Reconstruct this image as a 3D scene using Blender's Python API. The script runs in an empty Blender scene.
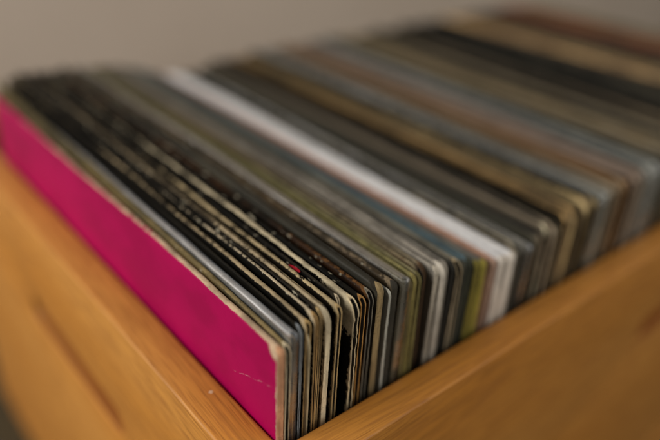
import bpy, bmesh, math, random
import numpy as np
from mathutils import Vector, Matrix

rng = np.random.default_rng(7)
random.seed(7)
scene = bpy.context.scene
COL = scene.collection
W = 0.315          # a twelve inch sleeve
ZB = -0.275        # where the sleeves stand
CT = 0.0172        # crate board thickness
CL = 0.640         # crate inner length
CD = 0.420         # crate inner depth
CB = -0.286        # crate underside


def lin(hexs, k=1.0):
    h = hexs.lstrip('#')
    v = [int(h[i:i + 2], 16) / 255 for i in (0, 2, 4)]
    v = [(c / 12.92 if c <= 0.04045 else ((c + 0.055) / 1.055) ** 2.4) for c in v]
    return (min(1, v[0] * k), min(1, v[1] * k), min(1, v[2] * k), 1.0)


def link(o, parent=None):
    COL.objects.link(o)
    if parent is not None:
        o.parent = parent
    return o


def tag(o, label=None, cat=None, group=None, kind=None):
    if label: o['label'] = label
    if cat: o['category'] = cat
    if group: o['group'] = group
    if kind: o['kind'] = kind
    return o


def empty(name, loc):
    o = bpy.data.objects.new(name, None)
    o.empty_display_size = 0.02
    o.location = loc
    return link(o)


# ------------------------------------------------------------------ materials
class NT:
    def __init__(self, name):
        self.m = bpy.data.materials.new(name)
        self.m.use_nodes = True
        self.t = self.m.node_tree
        self.t.nodes.clear()
        self.out = self.n('ShaderNodeOutputMaterial')

    def n(self, typ, **kw):
        nd = self.t.nodes.new(typ)
        for k, v in kw.items():
            setattr(nd, k, v)
        return nd

    def l(self, a, b):
        self.t.links.new(a, b)

    def put(self, sock, v):
        if hasattr(v, 'is_linked'):
            self.l(v, sock)
        else:
            sock.default_value = v

    def math(self, op, a, b=None, c=None, clamp=False):
        nd = self.n('ShaderNodeMath', operation=op)
        nd.use_clamp = clamp
        self.put(nd.inputs[0], a)
        if b is not None: self.put(nd.inputs[1], b)
        if c is not None: self.put(nd.inputs[2], c)
        return nd.outputs[0]

    def mix(self, fac, a, b, mode='MIX'):
        nd = self.n('ShaderNodeMix', data_type='RGBA', blend_type=mode)
        self.put(nd.inputs[0], fac)
        self.put(nd.inputs[6], a)
        self.put(nd.inputs[7], b)
        return nd.outputs[2]

    def noise(self, vec, scale, detail=3.0, rough=0.55, dist=0.0):
        nd = self.n('ShaderNodeTexNoise')
        if vec is not None: self.l(vec, nd.inputs['Vector'])
        nd.inputs['Scale'].default_value = scale
        nd.inputs['Detail'].default_value = detail
        nd.inputs['Roughness'].default_value = rough
        nd.inputs['Distortion'].default_value = dist
        return nd.outputs['Fac']

    def ramp(self, v, lo, hi, a=0.0, b=1.0, smooth=True):
        nd = self.n('ShaderNodeMapRange')
        nd.interpolation_type = 'SMOOTHSTEP' if smooth else 'LINEAR'
        self.put(nd.inputs['Value'], v)
        nd.inputs['From Min'].default_value = lo
        nd.inputs['From Max'].default_value = hi
        nd.inputs['To Min'].default_value = a
        nd.inputs['To Max'].default_value = b
        return nd.outputs['Result']

    def mapping(self, vec, loc=(0, 0, 0), rot=(0, 0, 0), scale=(1, 1, 1)):
        nd = self.n('ShaderNodeMapping')
        self.l(vec, nd.inputs['Vector'])
        nd.inputs['Location'].default_value = loc
        nd.inputs['Rotation'].default_value = rot
        nd.inputs['Scale'].default_value = scale
        return nd.outputs['Vector']

    def principled(self, **kw):
        p = self.n('ShaderNodeBsdfPrincipled')
        for k, v in kw.items():
            self.put(p.inputs[k.replace('_', ' ')], v)
        self.l(p.outputs[0], self.out.inputs['Surface'])
        return p

    def bump(self, height, strength, dist):
        b = self.n('ShaderNodeBump')
        b.inputs['Strength'].default_value = strength
        b.inputs['Distance'].default_value = dist
        self.l(height, b.inputs['Height'])
        return b.outputs['Normal']


def wood_material(name, axis, seed, tint=1.0, fleck=None, warm=0.0):
    """Oiled pine with the grain running along the given axis (0 = x, 1 = y)."""
    w = NT(name)
    co = w.n('ShaderNodeTexCoord').outputs['Object']
    if axis == 1:
        co = w.mapping(co, rot=(0, 0, math.radians(-90)))
    co = w.mapping(co, loc=(seed * 3.1, seed * 1.7, seed * 0.9),
                   rot=(0, math.radians(2.5), math.radians(3.0)))
    warp = w.noise(w.mapping(co, scale=(2.2, 9, 9)), 1.0, 2, 0.5)
    wv = w.n('ShaderNodeVectorMath', operation='SCALE')
    w.l(warp, wv.inputs[0]); wv.inputs['Scale'].default_value = 0.006
    ad = w.n('ShaderNodeVectorMath', operation='ADD')
    w.l(co, ad.inputs[0]); w.l(wv.outputs[0], ad.inputs[1])
    st = w.mapping(ad.outputs[0], scale=(0.35, 70, 40))
    rings = w.noise(st, 9.0, 3, 0.55)
    fine = w.noise(w.mapping(ad.outputs[0], scale=(7, 900, 900)), 1.0, 3, 0.6)
    broad = w.noise(w.mapping(co, scale=(4, 14, 14)), 1.0, 2, 0.5)
    pores = w.noise(w.mapping(ad.outputs[0], scale=(14, 1300, 1300)), 1.0, 1, 0.5)
    c = w.mix(w.ramp(broad, 0.3, 0.7), lin('#c48334', tint), lin('#cc9146', tint))
    c = w.mix(w.ramp(rings, 0.50, 0.64, 0, 0.6), c, lin('#9a6526', tint))
    c = w.mix(w.ramp(fine, 0.42, 0.66, 0, 0.7), c, lin('#a86e32', tint))
    c = w.mix(w.ramp(pores, 0.60, 0.72, 0, 0.32), c, lin('#70390f', tint))
    if fleck is not None:
        tc = w.n('ShaderNodeTexCoord').outputs['Object']
        for (pos, size, colr) in fleck:
            d = w.n('ShaderNodeVectorMath', operation='DISTANCE')
            jit = w.n('ShaderNodeVectorMath', operation='ADD')
            w.l(tc, jit.inputs[0])
            jit.inputs[1].default_value = (0, 0, 0)
            w.l(jit.outputs[0], d.inputs[0])
            d.inputs[1].default_value = pos
            dd = w.math('ADD', d.outputs['Value'],
                        w.math('MULTIPLY', w.math('SUBTRACT', w.noise(tc, 1500, 2), 0.5), size * 1.6))
            c = w.mix(w.ramp(dd, size * 0.6, size, 0.9, 0), c, colr)
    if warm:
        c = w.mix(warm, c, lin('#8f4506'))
    r = w.ramp(rings, 0.3, 0.7, 0.42, 0.56)
    h = w.math('ADD', w.math('MULTIPLY', fine, 0.6), w.math('MULTIPLY', pores, -0.5))
    p = w.principled(Base_Color=c, Roughness=r, Normal=w.bump(h, 0.35, 0.0004))
    p.inputs['Specular IOR Level'].default_value = 0.4
    return w.m


_cover_cache = {}


def cover_material(cov, ridge, mott, speck, seed, scratch=False):
    key = (cov, ridge, mott, speck, seed, scratch)
    if key in _cover_cache: return _cover_cache[key]
    w = NT('printed_card')
    co0 = w.n('ShaderNodeTexCoord').outputs['Object']
    co = w.mapping(co0, loc=(seed * 1.37, seed * 2.11, seed * 0.53))
    at = w.n('ShaderNodeAttribute'); at.attribute_name = 'wear'
    wear = at.outputs['Fac']
    n1 = w.noise(co, 520, 4, 0.65)
    n2 = w.noise(w.mapping(co, scale=(1, 0.45, 1)), 90, 3, 0.6)
    n3 = w.noise(w.mapping(co, scale=(1, 0.5, 1)), 28, 2, 0.5)
    k = w.math('ADD', wear, w.math('MULTIPLY', w.math('SUBTRACT', n2, 0.5), 0.7))
    k = w.math('ADD', k, w.math('MULTIPLY', w.math('SUBTRACT', n1, 0.5), 1.0))
    k = w.math('ADD', k, w.math('MULTIPLY', w.math('SUBTRACT', n3, 0.5), 0.5))
    fac = w.ramp(k, 0.50, 0.66)
    # the printed face: blotches of a second tone
    lum = sum(int(cov[i:i + 2], 16) for i in (1, 3, 5)) / 765
    kd = 0.45 if lum < 0.12 else 1.0
    base = w.mix(w.ramp(w.noise(w.mapping(co, scale=(1, 0.55, 1)), 42, 4, 0.6), 0.42, 0.62, 0, 1.0), lin(cov, kd), lin(mott, kd))
    if speck > 0:
        sp = w.noise(w.mapping(co, scale=(1, 0.5, 1)), 520, 2, 0.5)
        spm = w.math('MULTIPLY', w.ramp(sp, 0.63, 0.68), w.ramp(wear, 0.015, 0.10))
        base = w.mix(w.math('MULTIPLY', spm, speck), base, lin('#a39c88'))
    if scratch:
        # a pale crease across the front cover, near its corner
        sx = w.n('ShaderNodeSeparateXYZ'); w.l(co0, sx.inputs[0])
        y = w.math('ADD', sx.outputs['Y'], 0.003)
        z = w.math('ADD', sx.outputs['Z'], ZB)
        line = w.math('ADD', 0.0243, w.math('MULTIPLY', w.math('SUBTRACT', y, 0.0035), -0.415))
        wob = w.math('MULTIPLY', w.math('SUBTRACT', w.noise(co0, 190, 2), 0.5), 0.0030)
        d = w.math('ABSOLUTE', w.math('SUBTRACT', w.math('ADD', z, wob), line))
        m = w.math('MULTIPLY', w.ramp(d, 0.00005, 0.00028, 1, 0), w.ramp(y, 0.029, 0.033, 1, 0))
        m = w.math('MULTIPLY', m, w.ramp(w.noise(co0, 420, 2), 0.36, 0.56))
        base = w.mix(w.math('MULTIPLY', m, 0.8), base, lin('#c98d9a'))
        base = w.mix(w.ramp(w.noise(co0, 12, 3), 0.35, 0.75, 0, 0.35), base, lin('#8c0042'))
    rc = w.mix(w.ramp(w.noise(w.mapping(co, scale=(1, 0.6, 1)), 140, 4, 0.65), 0.36, 0.70), lin(ridge), lin(ridge, 0.52))
    rc = w.mix(w.ramp(w.noise(co, 900, 2, 0.6), 0.52, 0.75, 0, 0.6), rc, lin(ridge, 0.4))
    colr = w.mix(fac, base, rc)
    rough = w.ramp(fac, 0, 1, 0.55, 0.9)
    hgt = w.math('ADD', w.math('MULTIPLY', fac, -0.6), w.math('MULTIPLY', n1, 0.5))
    p = w.principled(Base_Color=colr, Roughness=rough, Normal=w.bump(hgt, 0.4, 0.0004))
    p.inputs['Specular IOR Level'].default_value = 0.14 if scratch else (0.10 if lum < 0.12 else 0.22)
    _cover_cache[key] = w.m
    return w.m


def card_edge_material(rim, seed):
    """raw card where the boards of a sleeve end: layered, frayed, dirty"""
    key = ('edge', rim, seed)
    if key in _cover_cache: return _cover_cache[key]
    w = NT('card_edge')
    co = w.mapping(w.n('ShaderNodeTexCoord').outputs['Object'], loc=(seed, seed * 1.3, seed * 0.7))
    n = w.noise(w.mapping(co, scale=(3, 1, 0.25)), 260, 4, 0.6)
    n2 = w.noise(w.mapping(co, scale=(1, 1, 0.5)), 45, 3, 0.5)
    n3 = w.noise(co, 800, 2, 0.6)
    c = w.mix(w.ramp(n, 0.36, 0.66), lin(rim, 1.7), lin(rim, 1.0))
    c = w.mix(w.ramp(n2, 0.42, 0.68, 0, 0.8), c, lin(rim, 0.6))
    c = w.mix(w.ramp(n3, 0.55, 0.72, 0, 0.5), c, lin(rim, 0.45))
    w.principled(Base_Color=c, Roughness=0.88, Normal=w.bump(n3, 0.5, 0.0004))
    _cover_cache[key] = w.m
    return w.m


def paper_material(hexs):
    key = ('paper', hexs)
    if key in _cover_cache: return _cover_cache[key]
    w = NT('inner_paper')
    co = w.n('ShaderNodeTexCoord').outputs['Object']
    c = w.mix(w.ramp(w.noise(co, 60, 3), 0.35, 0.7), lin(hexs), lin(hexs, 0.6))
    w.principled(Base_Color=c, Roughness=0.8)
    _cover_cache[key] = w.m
    return w.m


def plastic_material(milk, tint):
    key = ('plastic', milk, tint)
    if key in _cover_cache: return _cover_cache[key]
    w = NT('clear_plastic')
    co = w.n('ShaderNodeTexCoord').outputs['Object']
    n = w.noise(w.mapping(co, scale=(1, 0.35, 1)), 120, 3, 0.6)
    tr = w.n('ShaderNodeBsdfTransparent'); tr.inputs[0].default_value = (0.93, 0.94, 0.95, 1)
    gl = w.n('ShaderNodeBsdfGlossy')
    gl.inputs['Color'].default_value = (0.9, 0.92, 0.95, 1)
    w.l(w.ramp(n, 0.3, 0.7, 0.18, 0.36), gl.inputs['Roughness'])
    df = w.n('ShaderNodeBsdfDiffuse'); df.inputs[0].default_value = lin(tint)
    fr = w.n('ShaderNodeFresnel'); fr.inputs['IOR'].default_value = 1.5
    bn = w.bump(n, 0.35, 0.0010)
    w.l(bn, gl.inputs['Normal']); w.l(bn, fr.inputs['Normal'])
    m1 = w.n('ShaderNodeMixShader')
    at = w.n('ShaderNodeAttribute'); at.attribute_name = 'wear'
    w.l(w.math('MULTIPLY', w.ramp(at.outputs['Fac'], 0.0, 1.0, 0.22, 1.0, smooth=False), w.ramp(n, 0.3, 0.7, milk * 0.6, milk * 1.3)), m1.inputs[0])
    w.l(tr.outputs[0], m1.inputs[1]); w.l(df.outputs[0], m1.inputs[2])
    m2 = w.n('ShaderNodeMixShader')
    w.l(w.math('MULTIPLY', fr.outputs[0], 0.38, clamp=True), m2.inputs[0])
    w.l(m1.outputs[0], m2.inputs[1]); w.l(gl.outputs[0], m2.inputs[2])
    w.l(m2.outputs[0], w.out.inputs['Surface'])
    _cover_cache[key] = w.m
    return w.m


# ------------------------------------------------------------------ geometry helpers
def noise1(x, step, seed):
    """smooth random function of x, about +-1"""
    r = np.random.default_rng(int(seed) & 0x7fffffff)
    t = np.asarray(x) / step + 50.0
    tab = r.uniform(-1, 1, 1200)
    i = np.floor(t).astype(int) % 1199
    f = t - np.floor(t)
    f = f * f * (3 - 2 * f)
    return tab[i] * (1 - f) + tab[i + 1] * f


def mesh_from(name, co, quads, mats, matidx=None, attr=None, smooth=True):
    me = bpy.data.meshes.new(name)
    nv, nf = len(co), len(quads)
    me.vertices.add(nv)
    me.vertices.foreach_set('co', np.asarray(co, np.float32).ravel())
    me.loops.add(nf * 4)
    me.loops.foreach_set('vertex_index', np.asarray(quads, np.int32).ravel())
    me.polygons.add(nf)
    me.polygons.foreach_set('loop_start', np.arange(nf, dtype=np.int32) * 4)
    if matidx is not None:
        me.polygons.foreach_set('material_index', np.asarray(matidx, np.int32))
    me.polygons.foreach_set('use_smooth', np.full(nf, smooth))
    if attr is not None:
        a = me.attributes.new('wear', 'FLOAT', 'POINT')
        a.data.foreach_set('value', np.asarray(attr, np.float32))
    for m in mats: me.materials.append(m)
    me.update(calc_edges=True)
    me.validate()
    return me


def shell_bow(y, z, x):
    """slow bend shared by the whole row, so neighbours never cross"""
    s = np.clip((y - 0.003) / W, 0, 1)
    return 0.0011 * np.sin(math.pi * s) + 0.0003 * np.sin(3 * math.pi * s + x * 60)


def sleeve(name, parent, x, t, zt, yn, seed, mats, board=0.00045, is_open=True, rc=0.004, jag=0.0003,
           wear_top=0.0010, wear_near=0.0010, wear_corner=0.005, fine=True, curl=0.0, lean=0.0,
           cap_mat=1, yf=None, edge_wear=1.0, tilt=.008, arc_wear=1.0, base_at=(0, 0, 0)):
    """a folded card sleeve: outer shell, open (boards and dark gap seen) or closed near edge"""
    yf = yn + W if yf is None else yf
    if fine:
        zs = np.concatenate([np.linspace(ZB, zt - 0.10, 5)[:-1], np.linspace(zt - 0.10, zt - 0.02, 55)[:-1],
                             np.linspace(zt - 0.02, zt - min(t / 2, 0.0011), 26)])
        d = np.concatenate([[0, .0004, .0009, .0015, .0022, .003], np.arange(.0042, .10, .0013), np.arange(.10, .20, .003),
                            np.linspace(.20, W, 22)])
        na = 7
    else:
        zs = np.concatenate([np.linspace(ZB, zt - 0.08, 4)[:-1], np.linspace(zt - 0.08, zt - 0.012, 14)[:-1],
                             np.linspace(zt - 0.012, zt - min(t / 2, 0.0011), 9)])
        d = np.concatenate([[0, .001, .002, .0035, .0055, .008], np.arange(.011, W - .005, .006), [W]])
        na = 5
    a = min(t / 2, 0.0011)
    ang = np.linspace(math.pi, 0, na + 2)[1:-1]
    X = np.concatenate([np.full(len(zs), -t / 2), np.cos(ang) * t / 2, np.full(len(zs), t / 2)])
    Z = np.concatenate([zs, zt - a + np.sin(ang) * a, zs[::-1]])
    N = len(X)
    side = np.concatenate([np.zeros(len(zs)), np.linspace(0, 1, na), np.ones(len(zs))])

    def near(Zv):
        c = np.clip(Zv - (zt - rc), 0, rc)
        corner = rc - np.sqrt(np.maximum(rc * rc - c * c, 0))
        j0 = noise1(Zv, .0022, seed + 1) * .6 + noise1(Zv, .0009, seed + 2) * .4
        j1 = noise1(Zv, .0022, seed + 3) * .6 + noise1(Zv, .0009, seed + 4) * .4
        slow = noise1(Zv, .03, seed + 5) * .00022
        return yn + corner + ((1 - side) * j0 + side * j1) * jag + slow

    def build(Xp, Zp, dd):
        y0 = near(Zp)
        Y = y0[:, None] + dd[None, :] * ((yf - y0) / W)[:, None]
        wt = np.exp(np.clip((Zp - zt) / .012, -20, 0))
        nick = noise1(Y[N // 2], .0035, seed + 7) * .5 + noise1(Y[N // 2], .0012, seed + 8) * .3 + \
            np.minimum(noise1(Y[N // 2], .011, seed + 9), 0) * .9
        sag = noise1(Y[N // 2], .08, seed + 10) * .0005 + noise1(Y[N // 2], .02, seed + 13) * .00012
        ZZ = Zp[:, None] + wt[:, None] * (nick * jag * .8 + sag)[None, :]
        ZZ = ZZ + tilt * ((Y - yn) / W) * np.clip((Zp[:, None] - ZB) / (zt - ZB), 0, 1)
        XX = Xp[:, None] + shell_bow(Y, ZZ, x) + lean * (ZZ - ZB)
        XX = XX + curl * np.exp(-(Y - yn) / .018) * np.exp(np.clip((ZZ - zt) / .03, -20, 0))
        XX = XX + noise1(Y[N // 2], .045, seed + 11)[None, :] * .00022 * np.exp(np.clip((ZZ - zt) / .04, -20, 0))
        return XX, Y, ZZ

    XX, YY, ZZ = build(X, Z, d)
    M = len(d)
    co = np.stack([XX, YY, ZZ], -1).reshape(-1, 3)
    idx = np.arange(N * M).reshape(N, M)
    q = np.stack([idx[:-1, :-1], idx[:-1, 1:], idx[1:, 1:], idx[1:, :-1]], -1).reshape(-1, 4)
    dn = np.repeat(d[None, :], N, 0)
    dt = np.repeat(np.maximum(zt - Z, 0)[:, None], M, 1)
    arc = ((side > 0) & (side < 1))[:, None]
    dt = np.where(arc, 0.0, dt)
    wear = np.exp(-dt / wear_top) * arc_wear + 0.9 * edge_wear * np.exp(-dn / wear_near)
    cd = np.sqrt(dn ** 2 + (zt - Z)[:, None] ** 2)
    wear = np.maximum(wear, 1.1 * edge_wear * np.exp(-np.maximum(cd - wear_corner * .5, 0) / (wear_corner * .45)))
    wear = np.clip(wear * (0.50 + 0.50 * np.exp(-dn / .12)), 0, 1.0).reshape(-1)
    quads = [q]
    mi = [np.zeros(len(q), int)]
    half = N // 2
    if is_open:
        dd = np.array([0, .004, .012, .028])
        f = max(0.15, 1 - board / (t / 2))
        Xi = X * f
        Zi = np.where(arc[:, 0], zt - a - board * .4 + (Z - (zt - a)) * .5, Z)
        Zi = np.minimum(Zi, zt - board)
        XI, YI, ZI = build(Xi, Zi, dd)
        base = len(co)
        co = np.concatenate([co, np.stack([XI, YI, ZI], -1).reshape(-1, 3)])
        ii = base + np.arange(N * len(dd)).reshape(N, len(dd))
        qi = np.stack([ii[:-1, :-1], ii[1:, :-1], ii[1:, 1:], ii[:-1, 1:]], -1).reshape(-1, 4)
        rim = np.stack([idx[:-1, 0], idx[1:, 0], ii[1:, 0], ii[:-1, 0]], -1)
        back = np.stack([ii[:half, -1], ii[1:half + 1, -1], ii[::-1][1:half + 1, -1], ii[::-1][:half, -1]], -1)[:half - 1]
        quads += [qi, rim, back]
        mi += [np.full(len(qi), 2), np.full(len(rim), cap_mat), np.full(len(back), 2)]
        wear = np.concatenate([wear, np.zeros(N * len(dd))])
    else:
        # closed spine: separate verts so the corner stays crisp, slightly bulged
        base = len(co)
        r0 = co.reshape(-1, 3)[idx[:, 0]]
        mid = (r0[:half + 1] + r0[::-1][:half + 1]) / 2
        mid[:, 1] -= min(.0006, t * .2)
        co = np.concatenate([co, r0, mid])
        wear = np.concatenate([wear, np.full(N, edge_wear), np.full(half + 1, edge_wear)])
        o_, m_ = base, base + N
        k = np.arange(half)
        left = np.stack([o_ + k, o_ + k + 1, m_ + k + 1, m_ + k], -1)
        right = np.stack([m_ + k, m_ + k + 1, o_ + N - 2 - k, o_ + N - 1 - k], -1)
        quads += [left, right]
        mi += [np.full(len(left) + len(right), cap_mat)]
    # far cap
    k = np.arange(half - 1)
    far = np.stack([idx[k, -1], idx[N - 1 - k, -1], idx[N - 2 - k, -1], idx[k + 1, -1]], -1)
    quads.append(far); mi.append(np.full(len(far), 1))
    co = co - np.array(base_at)
    me = mesh_from(name, co, np.concatenate(quads), mats, np.concatenate(mi), wear)
    o = bpy.data.objects.new(name, me)
    link(o, parent)
    o.location = (0, 0, 0)
    return o


# ------------------------------------------------------------------ the setting
w = NT('painted_plaster')
co = w.n('ShaderNodeTexCoord').outputs['Object']
c = w.mix(w.ramp(w.noise(co, 2.0, 3), 0.3, 0.7), lin('#dacdbf'), lin('#d0c2b3'))
c = w.mix(w.ramp(w.noise(co, 240, 3), 0.4, 0.7, 0, 0.3), c, lin('#bdae9f'))
w.principled(Base_Color=c, Roughness=0.9, Normal=w.bump(w.noise(co, 160, 4), 0.2, 0.001))
WALL = w.m
w = NT('dark_stained_boards')
co = w.n('ShaderNodeTexCoord').outputs['Object']
c = w.mix(w.noise(w.mapping(co, scale=(3, 60, 60)), 1.0, 4, 0.6), lin('#2c2a1c'), lin('#4a4028'))
w.principled(Base_Color=c, Roughness=0.6)
FLOOR = w.m


def box(bm, lo, hi):
    vs = [bm.verts.new((x, y, z)) for x in (lo[0], hi[0]) for y in (lo[1], hi[1]) for z in (lo[2], hi[2])]
    for f in ((0, 1, 3, 2), (4, 6, 7, 5), (0, 4, 5, 1), (2, 3, 7, 6), (0, 2, 6, 4), (1, 5, 7, 3)):
        bm.faces.new([vs[i] for i in f])
    bmesh.ops.recalc_face_normals(bm, faces=bm.faces)


def finish(bm, name, mats, parent=None, smooth=False):
    me = bpy.data.meshes.new(name)
    bm.to_mesh(me); bm.free()
    for m in mats: me.materials.append(m)
    for p in me.polygons: p.use_smooth = smooth
    o = bpy.data.objects.new(name, me)
    return link(o, parent)


bm = bmesh.new(); box(bm, (-3, -3, CB - 0.06), (4, 0.90, CB - 0.0008))
tag(finish(bm, 'floor', [FLOOR]), kind='structure')
bm = bmesh.new(); box(bm, (-3, 0.902, CB - 0.06), (4, 1.0, 2.4))
tag(finish(bm, 'wall', [WALL]), kind='structure')

# ------------------------------------------------------------------ the crate
crate = empty('wooden_crate', (0, 0, 0))
tag(crate, 'honey coloured pine crate with finger grooves, packed full of records', 'crate')


def board(name, lo, hi, mat, groove=None, bev=0.0012):
    bm = bmesh.new()
    box(bm, lo, hi)
    if groove is not None:
        # a stopped finger groove with round ends routed into the outside of the board
        axis, a0, a1, zc, r, depth = groove
        cut = bmesh.new()
        n = 20
        pts = []
        for i in range(n + 1):
            th = math.pi / 2 + math.pi * i / n
            pts.append((a0 + r + r * math.cos(th), zc + r * math.sin(th)))
        for i in range(n + 1):
            th = -math.pi / 2 + math.pi * i / n
            pts.append((a1 - r + r * math.cos(th), zc + r * math.sin(th)))
        face = lo[0] if axis == 1 else lo[1]
        lo_v, hi_v = [], []
        for (s, z) in pts:
            for dp, lst, shrink in ((-0.01, lo_v, 1.0), (depth, hi_v, 0.72)):
                ss = (a0 + a1) / 2 + (s - (a0 + a1) / 2) * (1 if shrink == 1 else 0.95)
                zz = zc + (z - zc) * shrink
                p = (face + dp, ss, zz) if axis == 1 else (ss, face + dp, zz)
                lst.append(cut.verts.new(p))
        cut.faces.new(lo_v); cut.faces.new(hi_v[::-1])
        m = len(pts)
        for i in range(m):
            j = (i + 1) % m
            cut.faces.new((lo_v[i], hi_v[i], hi_v[j], lo_v[j]))
        bmesh.ops.recalc_face_normals(cut, faces=cut.faces)
        mc = bpy.data.meshes.new('cut'); cut.to_mesh(mc); cut.free()
        oc = link(bpy.data.objects.new('cut', mc))
        me = bpy.data.meshes.new(name); bm.to_mesh(me); bm.free()
        ob = link(bpy.data.objects.new(name, me))
        md = ob.modifiers.new('b', 'BOOLEAN'); md.object = oc; md.operation = 'DIFFERENCE'; md.solver = 'EXACT'
        dg = bpy.context.evaluated_depsgraph_get()
        me2 = bpy.data.meshes.new_from_object(ob.evaluated_get(dg))
        bpy.data.objects.remove(ob); bpy.data.objects.remove(oc)
        bm = bmesh.new(); bm.from_mesh(me2)
    sharp = [e for e in bm.edges if len(e.link_faces) == 2 and e.calc_face_angle(0) > 0.6]
    bmesh.ops.bevel(bm, geom=sharp, offset=bev, segments=3, profile=0.5, affect='EDGES')
    if groove is not None:      # inner groove faces get darker, warmer wood: recess shade put into the colour
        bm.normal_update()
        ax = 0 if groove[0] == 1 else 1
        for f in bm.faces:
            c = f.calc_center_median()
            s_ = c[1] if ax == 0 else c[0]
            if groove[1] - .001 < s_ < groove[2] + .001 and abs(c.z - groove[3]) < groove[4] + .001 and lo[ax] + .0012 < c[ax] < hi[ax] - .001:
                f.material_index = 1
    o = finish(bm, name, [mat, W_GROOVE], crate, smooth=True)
    o.data.set_sharp_from_angle(angle=math.radians(35))
    return o


W_END = wood_material('oiled_pine', 1, 1.0, 1.0, [((-0.0054, 0.0387, 0.0), 0.0011, lin('#d8c3a0'))])
W_SIDE = wood_material('oiled_pine', 0, 2.3, 0.95)
W_GROOVE = wood_material('shaded_groove_wood', 1, 7.7, 0.52, None, 0.55)
W_BACK = wood_material('oiled_pine', 0, 4.9, 0.9)
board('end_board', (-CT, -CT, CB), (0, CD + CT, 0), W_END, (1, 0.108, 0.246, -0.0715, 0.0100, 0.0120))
board('end_board', (CL, -CT, CB), (CL + CT, CD + CT, 0), W_END)
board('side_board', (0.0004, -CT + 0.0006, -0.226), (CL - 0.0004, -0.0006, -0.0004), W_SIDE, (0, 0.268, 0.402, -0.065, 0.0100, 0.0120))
board('side_board', (0.0004, -CT + 0.0006, CB), (CL - 0.0004, -0.0006, -0.244), W_SIDE)
board('side_board', (0.0004, CD + 0.0006, CB), (CL - 0.0004, CD + CT - 0.0006, -0.0004), W_BACK)
board('base_board', (0.0006, 0.0002, CB + 0.001), (CL - 0.0006, CD, ZB - 0.0004), W_BACK)

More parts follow.
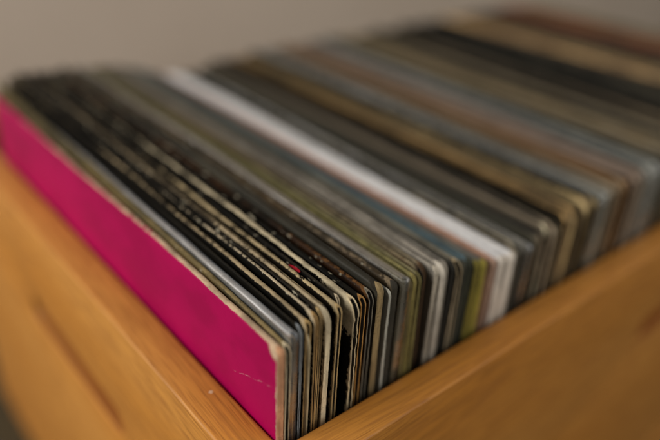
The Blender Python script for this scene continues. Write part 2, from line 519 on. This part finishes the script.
# ------------------------------------------------------------------ the records
# x0 and thickness in millimetres, rise of the top edge above the crate rim in mm, set-back of the near edge in mm
F = dict
TAN, CREAM = '#a8977a', '#c2b396'
front = [
 F(x=0.5, t=3.0, z=41.0, y=3.0, cov='#a90050', mott='#9b0048', ridge='#c7ad90', rim='#b98a68', scratch=True, wt=.0007, wn=.0010, wc=.0062, rc=.0030, jag=.0002, op=False, tilt=.002, aw=1.0,
   lab='bright magenta sleeve with chipped cream edges, frontmost record against the end board'),
 F(x=4.3, t=2.3, z=40.5, y=3.4, cov='#3b3520', mott='#5c5030', ridge='#8d7c55', rim='#b5a88c', inner='#d0c6b0', speck=.5, rc=.004, tilt=.012,
   lab='olive brown sleeve with pale inner paper directly behind the magenta cover'),
 F(x=7.2, t=2.4, z=42.5, y=5.2, cov='#6b6a66', mott='#4a4b4b', ridge='#8a8780', rim='#8f7347', plastic=(.40, '#aeb6c0'), rc=.003, tilt=.004,
   lab='grey sleeve in a shiny bluish plastic cover, third from the crate front'),
 F(x=11.6, t=1.2, z=44.0, y=5.0, cov='#16140f', mott='#1c1a15', ridge='#24211a', rim='#7c8287', rc=.004,
   lab='thin black sleeve with a bluish grey edge behind the shiny plastic cover'),
 F(x=13.6, t=2.2, z=46.0, y=4.4, cov='#12110d', mott='#1a1712', ridge='#a39274', rim='#b0935f', inner='#c4b490', rc=.003, wt=.0011, y2=-.0022,
   aw=0.85, lab='black sleeve with a broad smooth tan top edge near the front'),
 F(x=17.2, t=1.6, z=47.2, y=3.8, cov='#14130f', mott='#1e1b15', ridge='#b3a58b', rim='#a08050', speck=1.0, wt=.00025, rc=.004, op=True,
   aw=0.7, lab='black sleeve speckled with white scuffs and a thin pale top line'),
 F(x=19.8, t=1.4, z=48.0, y=5.0, cov='#15130f', mott='#24201a', ridge='#2b261e', rim='#b59a6b', speck=.9, wt=.0006, rc=.004,
   aw=0.7, lab='second white speckled black sleeve, just behind the thin pale line'),
 F(x=21.6, t=2.3, z=47.2, y=3.2, cov='#2b251b', mott='#3d3425', ridge='#b5a485', rim='#cbbd9f', op=False, rc=.006, wt=.0012, wn=.0030,
   lab='thick cream edged sleeve with a frayed pale spine, first of the tan trio'),
 F(x=24.4, t=1.0, z=46.6, y=6.0, cov='#2b251c', mott='#3a3226', ridge='#9a8a6b', rim='#2b241a', rc=.004,
   lab='very thin dark sleeve squeezed in the middle of the tan trio'),
 F(x=26.0, t=2.2, z=47.0, y=3.6, cov='#241f17', mott='#352d20', ridge='#b2a07c', rim='#b79c6c', inner='#cbbd9c', rc=.0035, lean=.004, wt=.0011, wn=.0022,
   lab='tan sleeve leaning slightly with a ragged open edge, last of the tan trio'),
 F(x=30.6, t=1.4, z=47.3, y=8.0, cov='#100f0c', mott='#171511', ridge='#2b271f', rim='#b5a78c', rc=.003, speck=.5, curl=.0, red=True,
   lab='black sleeve bearing a small red mark along its upper edge'),
 F(x=34.0, t=2.6, z=47.6, y=2.2, cov='#0e0d0b', mott='#15130f', ridge='#bfb295', rim='#cbb894', inner='#cfc0a0', rc=.007, aw=.95, wt=.0010, wn=.0024, wc=.020, jag=.0004, op=True,
   lab='black sleeve with a badly frayed cream corner sticking out towards the viewer'),
 F(x=38.4, t=2.6, z=46.3, y=3.4, cov='#0f0f0d', mott='#191813', ridge='#191712', rim='#a87c41', rc=.004, inner='#a5834e', speck=.8, op=True,
   aw=0.5, lab='glossy black sleeve with an orange brown open edge behind the frayed cream corner'),
 F(x=43.2, t=2.4, z=46.8, y=4.0, cov='#1d1710', mott='#4a2f1a', ridge='#6b4a2a', rim='#6d675a', speck=.5, rc=.005,
   aw=0.6, lab='dark brown sleeve dotted with orange along the worn top edge'),
 F(x=46.6, t=3.2, z=48.0, y=3.2, cov='#272620', mott='#37342a', ridge='#2e2a22', rim='#83714f', rc=.004, op=False,
   aw=0.5, lab='dark sleeve with a rounded corner and a worn tan spine'),
 F(x=50.4, t=1.3, z=46.0, y=5.0, cov='#4d412b', mott='#3b301e', ridge='#b8a785', rim='#b09b72', rc=.005, speck=.7,
   lab='thin mottled cream topped sleeve behind the rounded plastic covered one'),
 F(x=52.6, t=1.3, z=44.4, y=2.6, cov='#77776f', mott='#7f7f78', ridge='#a5a59d', rim='#a6a69c', rc=.003, op=False,
   lab='thin pale grey edge standing out sharply between brown and dark sleeves'),
 F(x=55.0, t=3.2, z=46.4, y=3.6, cov='#2b2418', mott='#4b3c28', ridge='#7f705a', rim='#322f26', rc=.003, speck=.9, op=False,
   aw=0.6, lab='dark sleeve with brown and cream blotches behind the pale grey edge'),
 F(x=59.6, t=3.4, z=45.6, y=3.8, cov='#2d2b22', mott='#3e382c', ridge='#6a6453', rim='#55503f', rc=.004, plastic=(.10, '#a19e93'), op=False,
   aw=0.6, lab='sleeve in crinkled plastic whose glossy corner tip catches the light'),
 F(x=64.2, t=2.3, z=45.0, y=3.0, cov='#403a24', mott='#4c4630', ridge='#77704e', rim='#5d5230', rc=.004, op=False,
   lab='olive green sleeve with a brownish spine, first of three olive ones'),
 F(x=67.0, t=2.2, z=45.2, y=3.2, cov='#4c4724', mott='#545030', ridge='#7e774d', rim='#766c3b', rc=.004, op=False,
   lab='yellowish olive sleeve, middle of three olive ones'),
 F(x=70.0, t=1.8, z=45.0, y=3.0, cov='#4f4a30', mott='#454028', ridge='#7e7758', rim='#686036', rc=.004, op=False,
   lab='olive sleeve beside a dark gap, last of three olive ones'),
 F(x=73.0, t=2.4, z=44.8, y=5.0, cov='#3a3323', mott='#54452f', ridge='#7e735a', rim='#3a2c1c', rc=.006,
   lab='brown open sleeve in shadow just behind the olive sleeves'),
 F(x=76.4, t=1.6, z=44.6, y=6.5, cov='#453d30', mott='#5c513f', ridge='#857a63', rim='#75583c', rc=.006,
   lab='thin reddish brown edge set back before the whitish sleeves'),
 F(x=79.2, t=2.8, z=44.8, y=3.2, cov='#524d46', mott='#5d5850', ridge='#8e897f', rim='#a39c8e', rc=.003, op=False,
   lab='greyish white sleeve, first of the soft whitish pair'),
 F(x=82.8, t=3.2, z=44.4, y=2.8, cov='#56524b', mott='#625d54', ridge='#979186', rim='#b8b2a6', rc=.006, op=False,
   lab='widest whitish spine, second of the soft whitish pair'),
 F(x=87.0, t=2.2, z=43.6, y=4.2, cov='#45433d', mott='#504d47', ridge='#7b776f', rim='#7b766c', rc=.005, op=False,
   lab='mid grey sleeve between whitish and black spines'),
 F(x=90.6, t=2.8, z=42.4, y=4.2, cov='#232420', mott='#33332d', ridge='#4c4a42', rim='#15140f', rc=.004, op=False,
   lab='black spine standing between grey and cream spines'),
 F(x=94.6, t=3.4, z=41.2, y=3.4, cov='#4e4d44', mott='#5d594c', ridge='#7d786a', rim='#a99878', rc=.006, op=True, inner='#c2b79f',
   lab='cream and tan spine right behind the black one'),
 F(x=99.0, t=2.6, z=40.0, y=4.0, cov='#35464b', mott='#42545a', ridge='#5b6d72', rim='#39382d', rc=.004, op=False,
   lab='teal blue topped sleeve in front of the yellow spine'),
 F(x=102.6, t=2.8, z=38.8, y=4.0, cov='#37474e', mott='#2b3a40', ridge='#50636b', rim='#2d2f22', rc=.004, op=False,
   lab='darker blue topped sleeve touching the yellow spine'),
 F(x=106.4, t=4.0, z=36.6, y=3.4, cov='#4c5652', mott='#40494a', ridge='#6b6f68', rim='#7d732a', rc=.003, op=False,
   lab='sleeve with a mustard yellow spine and bluish grey top'),
 F(x=111.0, t=3.8, z=35.2, y=3.2, cov='#54565a', mott='#484d50', ridge='#6f6d68', rim='#857b30', rc=.003, op=False,
   lab='second mustard yellow spine, nearer the pink one'),
 F(x=115.6, t=3.0, z=34.2, y=3.6, cov='#765749', mott='#6c5145', ridge='#8d6d5a', rim='#6b523d', rc=.003, op=False,
   lab='brownish pink sleeve between the mustard and salmon ones'),
 F(x=119.2, t=3.2, z=33.2, y=3.2, cov='#b0846f', mott='#a0745f', ridge='#c39d88', rim='#9a8070', rc=.003, op=False,
   lab='salmon pink sleeve leaning on the bright white ones'),
]
for i, (lab, zz) in enumerate([('bright white sleeve next to the salmon one', 32.4), ('bright white sleeve, the second of the white block', 32.0),
                               ('bright white sleeve, the third of the white block', 31.6), ('bright white sleeve next to the dark grey ones behind', 31.0)]):
    front.append(F(x=124.4 + i * 3.35, t=3.05, z=zz, y=3.0 + .2 * (i % 2), cov='#cccccd', mott='#d2d2d4', ridge='#e6e7ea', rim='#c9c2b8' if i != 1 else '#a89f94',
                   rc=.003, op=False, lab=lab, wt=.0025))

# the blurred rear rows: (start, end, covers, ridge, rim, group, label, rise)
bands = [
 (138.4, 146.0, ['#3b3c37', '#43443d'], '#5c5b52', '#6a6458', 'charcoal sleeves behind the white block', 'charcoal sleeve just behind the bright white block', 31.5, False),
 (146.4, 153.6, ['#4a4a44', '#3e3d36'], '#66635a', '#4c463a', 'plastic covered sleeves with bright glints', 'plastic covered grey sleeve with a bright glint on its corner', 31.0, True),
 (154.0, 163.0, ['#2f2f27', '#38352b'], '#46433a', '#5a5142', 'dark greenish sleeves past the glinting corner', 'dark greenish sleeve past the glinting plastic corner', 33.5, False),
 (163.4, 172.0, ['#5a5143', '#655a49'], '#7c7160', '#857764', 'greyish tan sleeves in mid row', 'greyish tan sleeve in front of the blackish line', 35.0, False),
 (172.4, 177.5, ['#201f18', '#1c1b15'], '#2d2b22', '#3c372b', 'blackish green sleeves forming a dark line', 'blackish green sleeve forming a dark line amid tan ones', 34.5, False),
 (178.0, 192.0, ['#5f4c30', '#6b5636', '#584830'], '#7d6847', '#7d6a4c', 'ochre brown sleeves in the middle', 'ochre brown sleeve past the blackish line', 37.0, False),
 (192.4, 197.0, ['#30271a', '#382e20'], '#463a28', '#3c3325', 'dark brown sleeves in the middle', 'dark brown sleeve between two ochre bands', 36.0, False),
 (197.4, 208.0, ['#5a4d34', '#64563c', '#564b38'], '#75674b', '#71624a', 'olive tan sleeves in the middle', 'olive tan sleeve before the slate band', 37.5, False),
 (208.4, 222.0, ['#4f524e', '#5a5d5a', '#63645f'], '#73756f', '#6d6a60', 'slate grey sleeves in the middle', 'slate grey sleeve in front of the rust orange band', 38.0, True),
 (222.4, 232.0, ['#5b5245', '#514738'], '#6d6352', '#5c5040', 'drab brown grey sleeves', 'drab brown grey sleeve touching the rust orange band', 38.5, False),
 (232.4, 246.0, ['#6d4c2a', '#64482b', '#75542f'], '#6d5232', '#75593a', 'rust orange sleeves', 'rust orange sleeve in the blurred rear half', 39.0, False),
 (246.4, 262.0, ['#6b5b50', '#62554b', '#5b5149'], '#7c6c60', '#75695a', 'mauve brown sleeves behind the rust ones', 'mauve brown sleeve just behind the rust orange ones', 39.5, False),
 (262.4, 282.0, ['#62655f', '#6b6e69', '#585b57'], '#7d807a', '#807d73', 'pale bluish grey sleeves at the right edge', 'pale bluish grey sleeve of the far rows', 40.0, True),
 (282.4, 296.0, ['#38352a', '#403c2c'], '#555140', '#403b2c', 'dark olive sleeves in the far rows', 'dark olive sleeve behind the pale bluish band', 40.5, False),
 (296.4, 318.0, ['#6b5d46', '#5f533e', '#73654b'], '#857659', '#62563f', 'dull khaki brown sleeves in the far rows', 'dull khaki brown sleeve of the far rows', 41.0, False),
 (318.4, 336.0, ['#3a3325', '#423a2a'], '#5a5039', '#3b3426', 'deep brown sleeves in the far rows', 'deep brown sleeve behind the khaki ones', 41.0, False),
 (336.4, 372.0, ['#5f5645', '#6b604c', '#574e3e'], '#7d7059', '#5d5442', 'muted taupe sleeves far back', 'muted taupe sleeve in front of the black far band', 42.0, False),
 (372.4, 436.0, ['#1d1c16', '#23211a', '#191812'], '#2a281f', '#2f2b21', 'black sleeves in the far band', 'black sleeve of the broad dark far band', 44.0, False),
 (436.4, 470.0, ['#8f754f', '#9b805a', '#83694a'], '#b0936a', '#7e6848', 'light tan sleeves at the far end', 'light tan sleeve behind the broad dark band', 50.0, False),
 (470.4, 540.0, ['#3b2f20', '#453726', '#33291d'], '#4d3f2c', '#46392a', 'dark umber sleeves at the far end', 'dark umber sleeve among the last at the far end', 51.0, False),
 (540.4, 562.0, ['#6d3a22', '#62351f'], '#7c4a30', '#6a4028', 'russet sleeves at the far end', 'russet sleeve near the very last rows', 53.0, False),
 (562.4, 604.0, ['#5f5238', '#6a5c40'], '#74664a', '#6a5c44', 'sandy brown sleeves at the very end', 'sandy brown sleeve against the far board', 51.0, False),
]


def make_record(s, fine, idx):
    x = (s['x'] + s['t'] / 2) / 1000
    t = s['t'] / 1000
    zt = s['z'] / 1000
    yn = s['y'] / 1000
    root = empty('vinyl_record', (x, yn, ZB))
    at = (0, yn, ZB)
    tag(root, s['lab'], 'record', s.get('grp'))
    seed = 100 + idx * 37
    mseed = idx * 1.0
    mats = [cover_material(s['cov'], s['ridge'], s['mott'], s.get('speck', 0), mseed, s.get('scratch', False)),
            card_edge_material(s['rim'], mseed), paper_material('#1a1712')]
    op = s.get('op', True)
    o = sleeve('sleeve', root, x, t, zt, yn, seed, mats, is_open=op, rc=s.get('rc', .004), jag=s.get('jag', .00014),
               wear_top=s.get('wt', .0008), wear_near=s.get('wn', .0010), wear_corner=s.get('wc', .004),
               fine=fine, curl=s.get('curl', 0), lean=s.get('lean', 0), board=.00050, arc_wear=s.get('aw', .72), tilt=s.get('tilt', .008), base_at=at)
    kids = [o]
    if op and s.get('inner'):
        m = paper_material(s['inner'])
        kids.append(sleeve('inner_sleeve', root, x, t * .38, zt - .003, yn + .0012 + s.get('y2', 0), seed + 5, [m, m, m], is_open=False, rc=.008,
                           jag=.0002, fine=False, yf=yn + W - .004, lean=s.get('lean', 0), tilt=s.get('tilt', .008), base_at=at))
    if s.get('plastic'):
        m = plastic_material(*s['plastic'])
        kids.append(sleeve('plastic_cover', root, x, t + .0007, zt + .0012, yn - .0014, seed + 9, [m, m, m], is_open=False, rc=.0025,
                           jag=.0001, edge_wear=0.1, fine=fine, yf=yn + W + .001, lean=s.get('lean', 0), tilt=s.get('tilt', .008), base_at=at))
    if s.get('red'):
        me = bpy.data.meshes.new('printed_mark')
        bm = bmesh.new()
        n = 20
        cy, cz = .0335, .0471
        for k in range(n):
            a = 2 * math.pi * k / n
            yy = cy + .0040 * math.cos(a)
            z_ = cz - .15 * (yy - cy) + .0010 * math.sin(a)
            xx = -t / 2 - .00045 + float(shell_bow(np.array(yy), np.array(z_), x))
            bm.verts.new((xx, yy - yn, z_ - ZB))
        bm.faces.new(bm.verts)
        bm.to_mesh(me); bm.free()
        w = NT('red_print'); w.principled(Base_Color=lin('#960f22'), Roughness=0.5)
        me.materials.append(w.m)
        kids.append(link(bpy.data.objects.new('printed_mark', me), root))
    return root


idx = 0
for s in front:
    make_record(s, True, idx); idx += 1
rnd = random.Random(5)
for (a, b, covs, ridge, rim, grp, lab, rise, pl) in bands:
    p = a
    k = 0
    base_t = 1.8 if a < 330 else 2.5
    n = max(1, round((b - a) / (base_t + .5)))
    cuts = [0.0]
    for k in range(n):
        cuts.append(cuts[-1] + rnd.uniform(.55, 1.6))
    cuts = [a + c * (b - a) / cuts[-1] for c in cuts]

    def shade(h, f):
        v = [int(h[i:i + 2], 16) for i in (1, 3, 5)]
        return '#%02x%02x%02x' % tuple(max(6, min(250, int(c * f))) for c in v)

    for k in range(n):
        gap = min(rnd.choice((.35, .5, .8, 1.1)), .45 * (cuts[k + 1] - cuts[k]))
        t = cuts[k + 1] - cuts[k] - gap
        f = rnd.choice((.4, .75, 1.0, 1.1, 1.25))
        cov = shade(covs[k % len(covs)], f)
        rd = shade(ridge, rnd.choice((.5, 1.0, 1.3, 1.7))) if rnd.random() < .72 else '#a39a86'
        s = F(x=cuts[k], t=t, z=rise + rnd.choice((-2.2, -1.2, -.4, .3, 1.0, 2.2)) - (5 if a > 430 else 0), y=3.0 + rnd.choice((0, .4, 1.0, 2.4)), cov=cov,
              mott=shade(covs[(k + 1) % len(covs)], f * .85), ridge=rd, rim=shade(rim, rnd.choice((.5, .9, 1.3, 1.7))),
              rc=rnd.choice((.0015, .0025, .004, .007)), op=rnd.random() < .4, lab=lab, grp=grp,
              wt=rnd.choice((.0005, .001, .0018)), wn=rnd.choice((.0008, .0018, .003)), lean=rnd.uniform(-.0006, .0006))
        if pl and k % 2 == 0:
            s['plastic'] = (.16, '#9c9c97')
        make_record(s, a < 175, idx); idx += 1

# ------------------------------------------------------------------ light
world = bpy.data.worlds.new('World')
scene.world = world
world.use_nodes = True
bg = world.node_tree.nodes['Background']
bg.inputs[0].default_value = (1.0, 0.93, 0.84, 1)
bg.inputs[1].default_value = 0.22


def area(name, loc, target, size, sy, power, colr):
    d = bpy.data.lights.new(name, 'AREA')
    d.shape = 'RECTANGLE'; d.size = size; d.size_y = sy
    d.energy = power; d.color = colr
    o = link(bpy.data.objects.new(name, d))
    o.location = loc
    o.rotation_euler = (Vector(target) - Vector(loc)).to_track_quat('-Z', 'Y').to_euler()
    return o


area('window_light', (-1.35, 0.5, 0.78), (0.1, 0.15, 0), 1.0, 0.9, 27, (1.0, 0.96, 0.90))
area('fill_light', (0.7, -1.6, 1.2), (0.4, 0.2, 0), 1.8, 1.2, 17, (1.0, 0.93, 0.84))  # unseen fill lamp added to brighten the near record edges and the wall

# ------------------------------------------------------------------ camera
yaw, pitch, roll = 0.8446, 0.4934, 0.0554
cy_, sy_ = math.cos(yaw), math.sin(yaw)
cp, sp = math.cos(pitch), math.sin(pitch)
fw = Vector((cy_ * cp, sy_ * cp, -sp))
rt = Vector((sy_, -cy_, 0))
up = rt.cross(fw)
r2 = math.cos(roll) * rt + math.sin(roll) * up
u2 = -math.sin(roll) * rt + math.cos(roll) * up
cam = bpy.data.cameras.new('camera')
cam.sensor_width = 36
cam.lens = 651.7092 / 660 * 36
cam.clip_start = 0.01
cam.clip_end = 50
cam.dof.use_dof = True
cam.dof.focus_distance = 0.245
cam.dof.aperture_fstop = 2.3
cam.dof.aperture_blades = 0
co_ = link(bpy.data.objects.new('camera', cam))
m = Matrix((r2, u2, -fw)).transposed().to_4x4()
m.translation = (-0.1015, -0.1346, 0.184)
co_.matrix_world = m
scene.camera = co_

scene.render.engine = 'CYCLES'
scene.cycles.use_denoising = True
scene.cycles.max_bounces = 8
scene.cycles.transparent_max_bounces = 24
scene.view_settings.view_transform = 'Standard'
scene.view_settings.look = 'None'
scene.view_settings.exposure = 0
scene.view_settings.gamma = 1
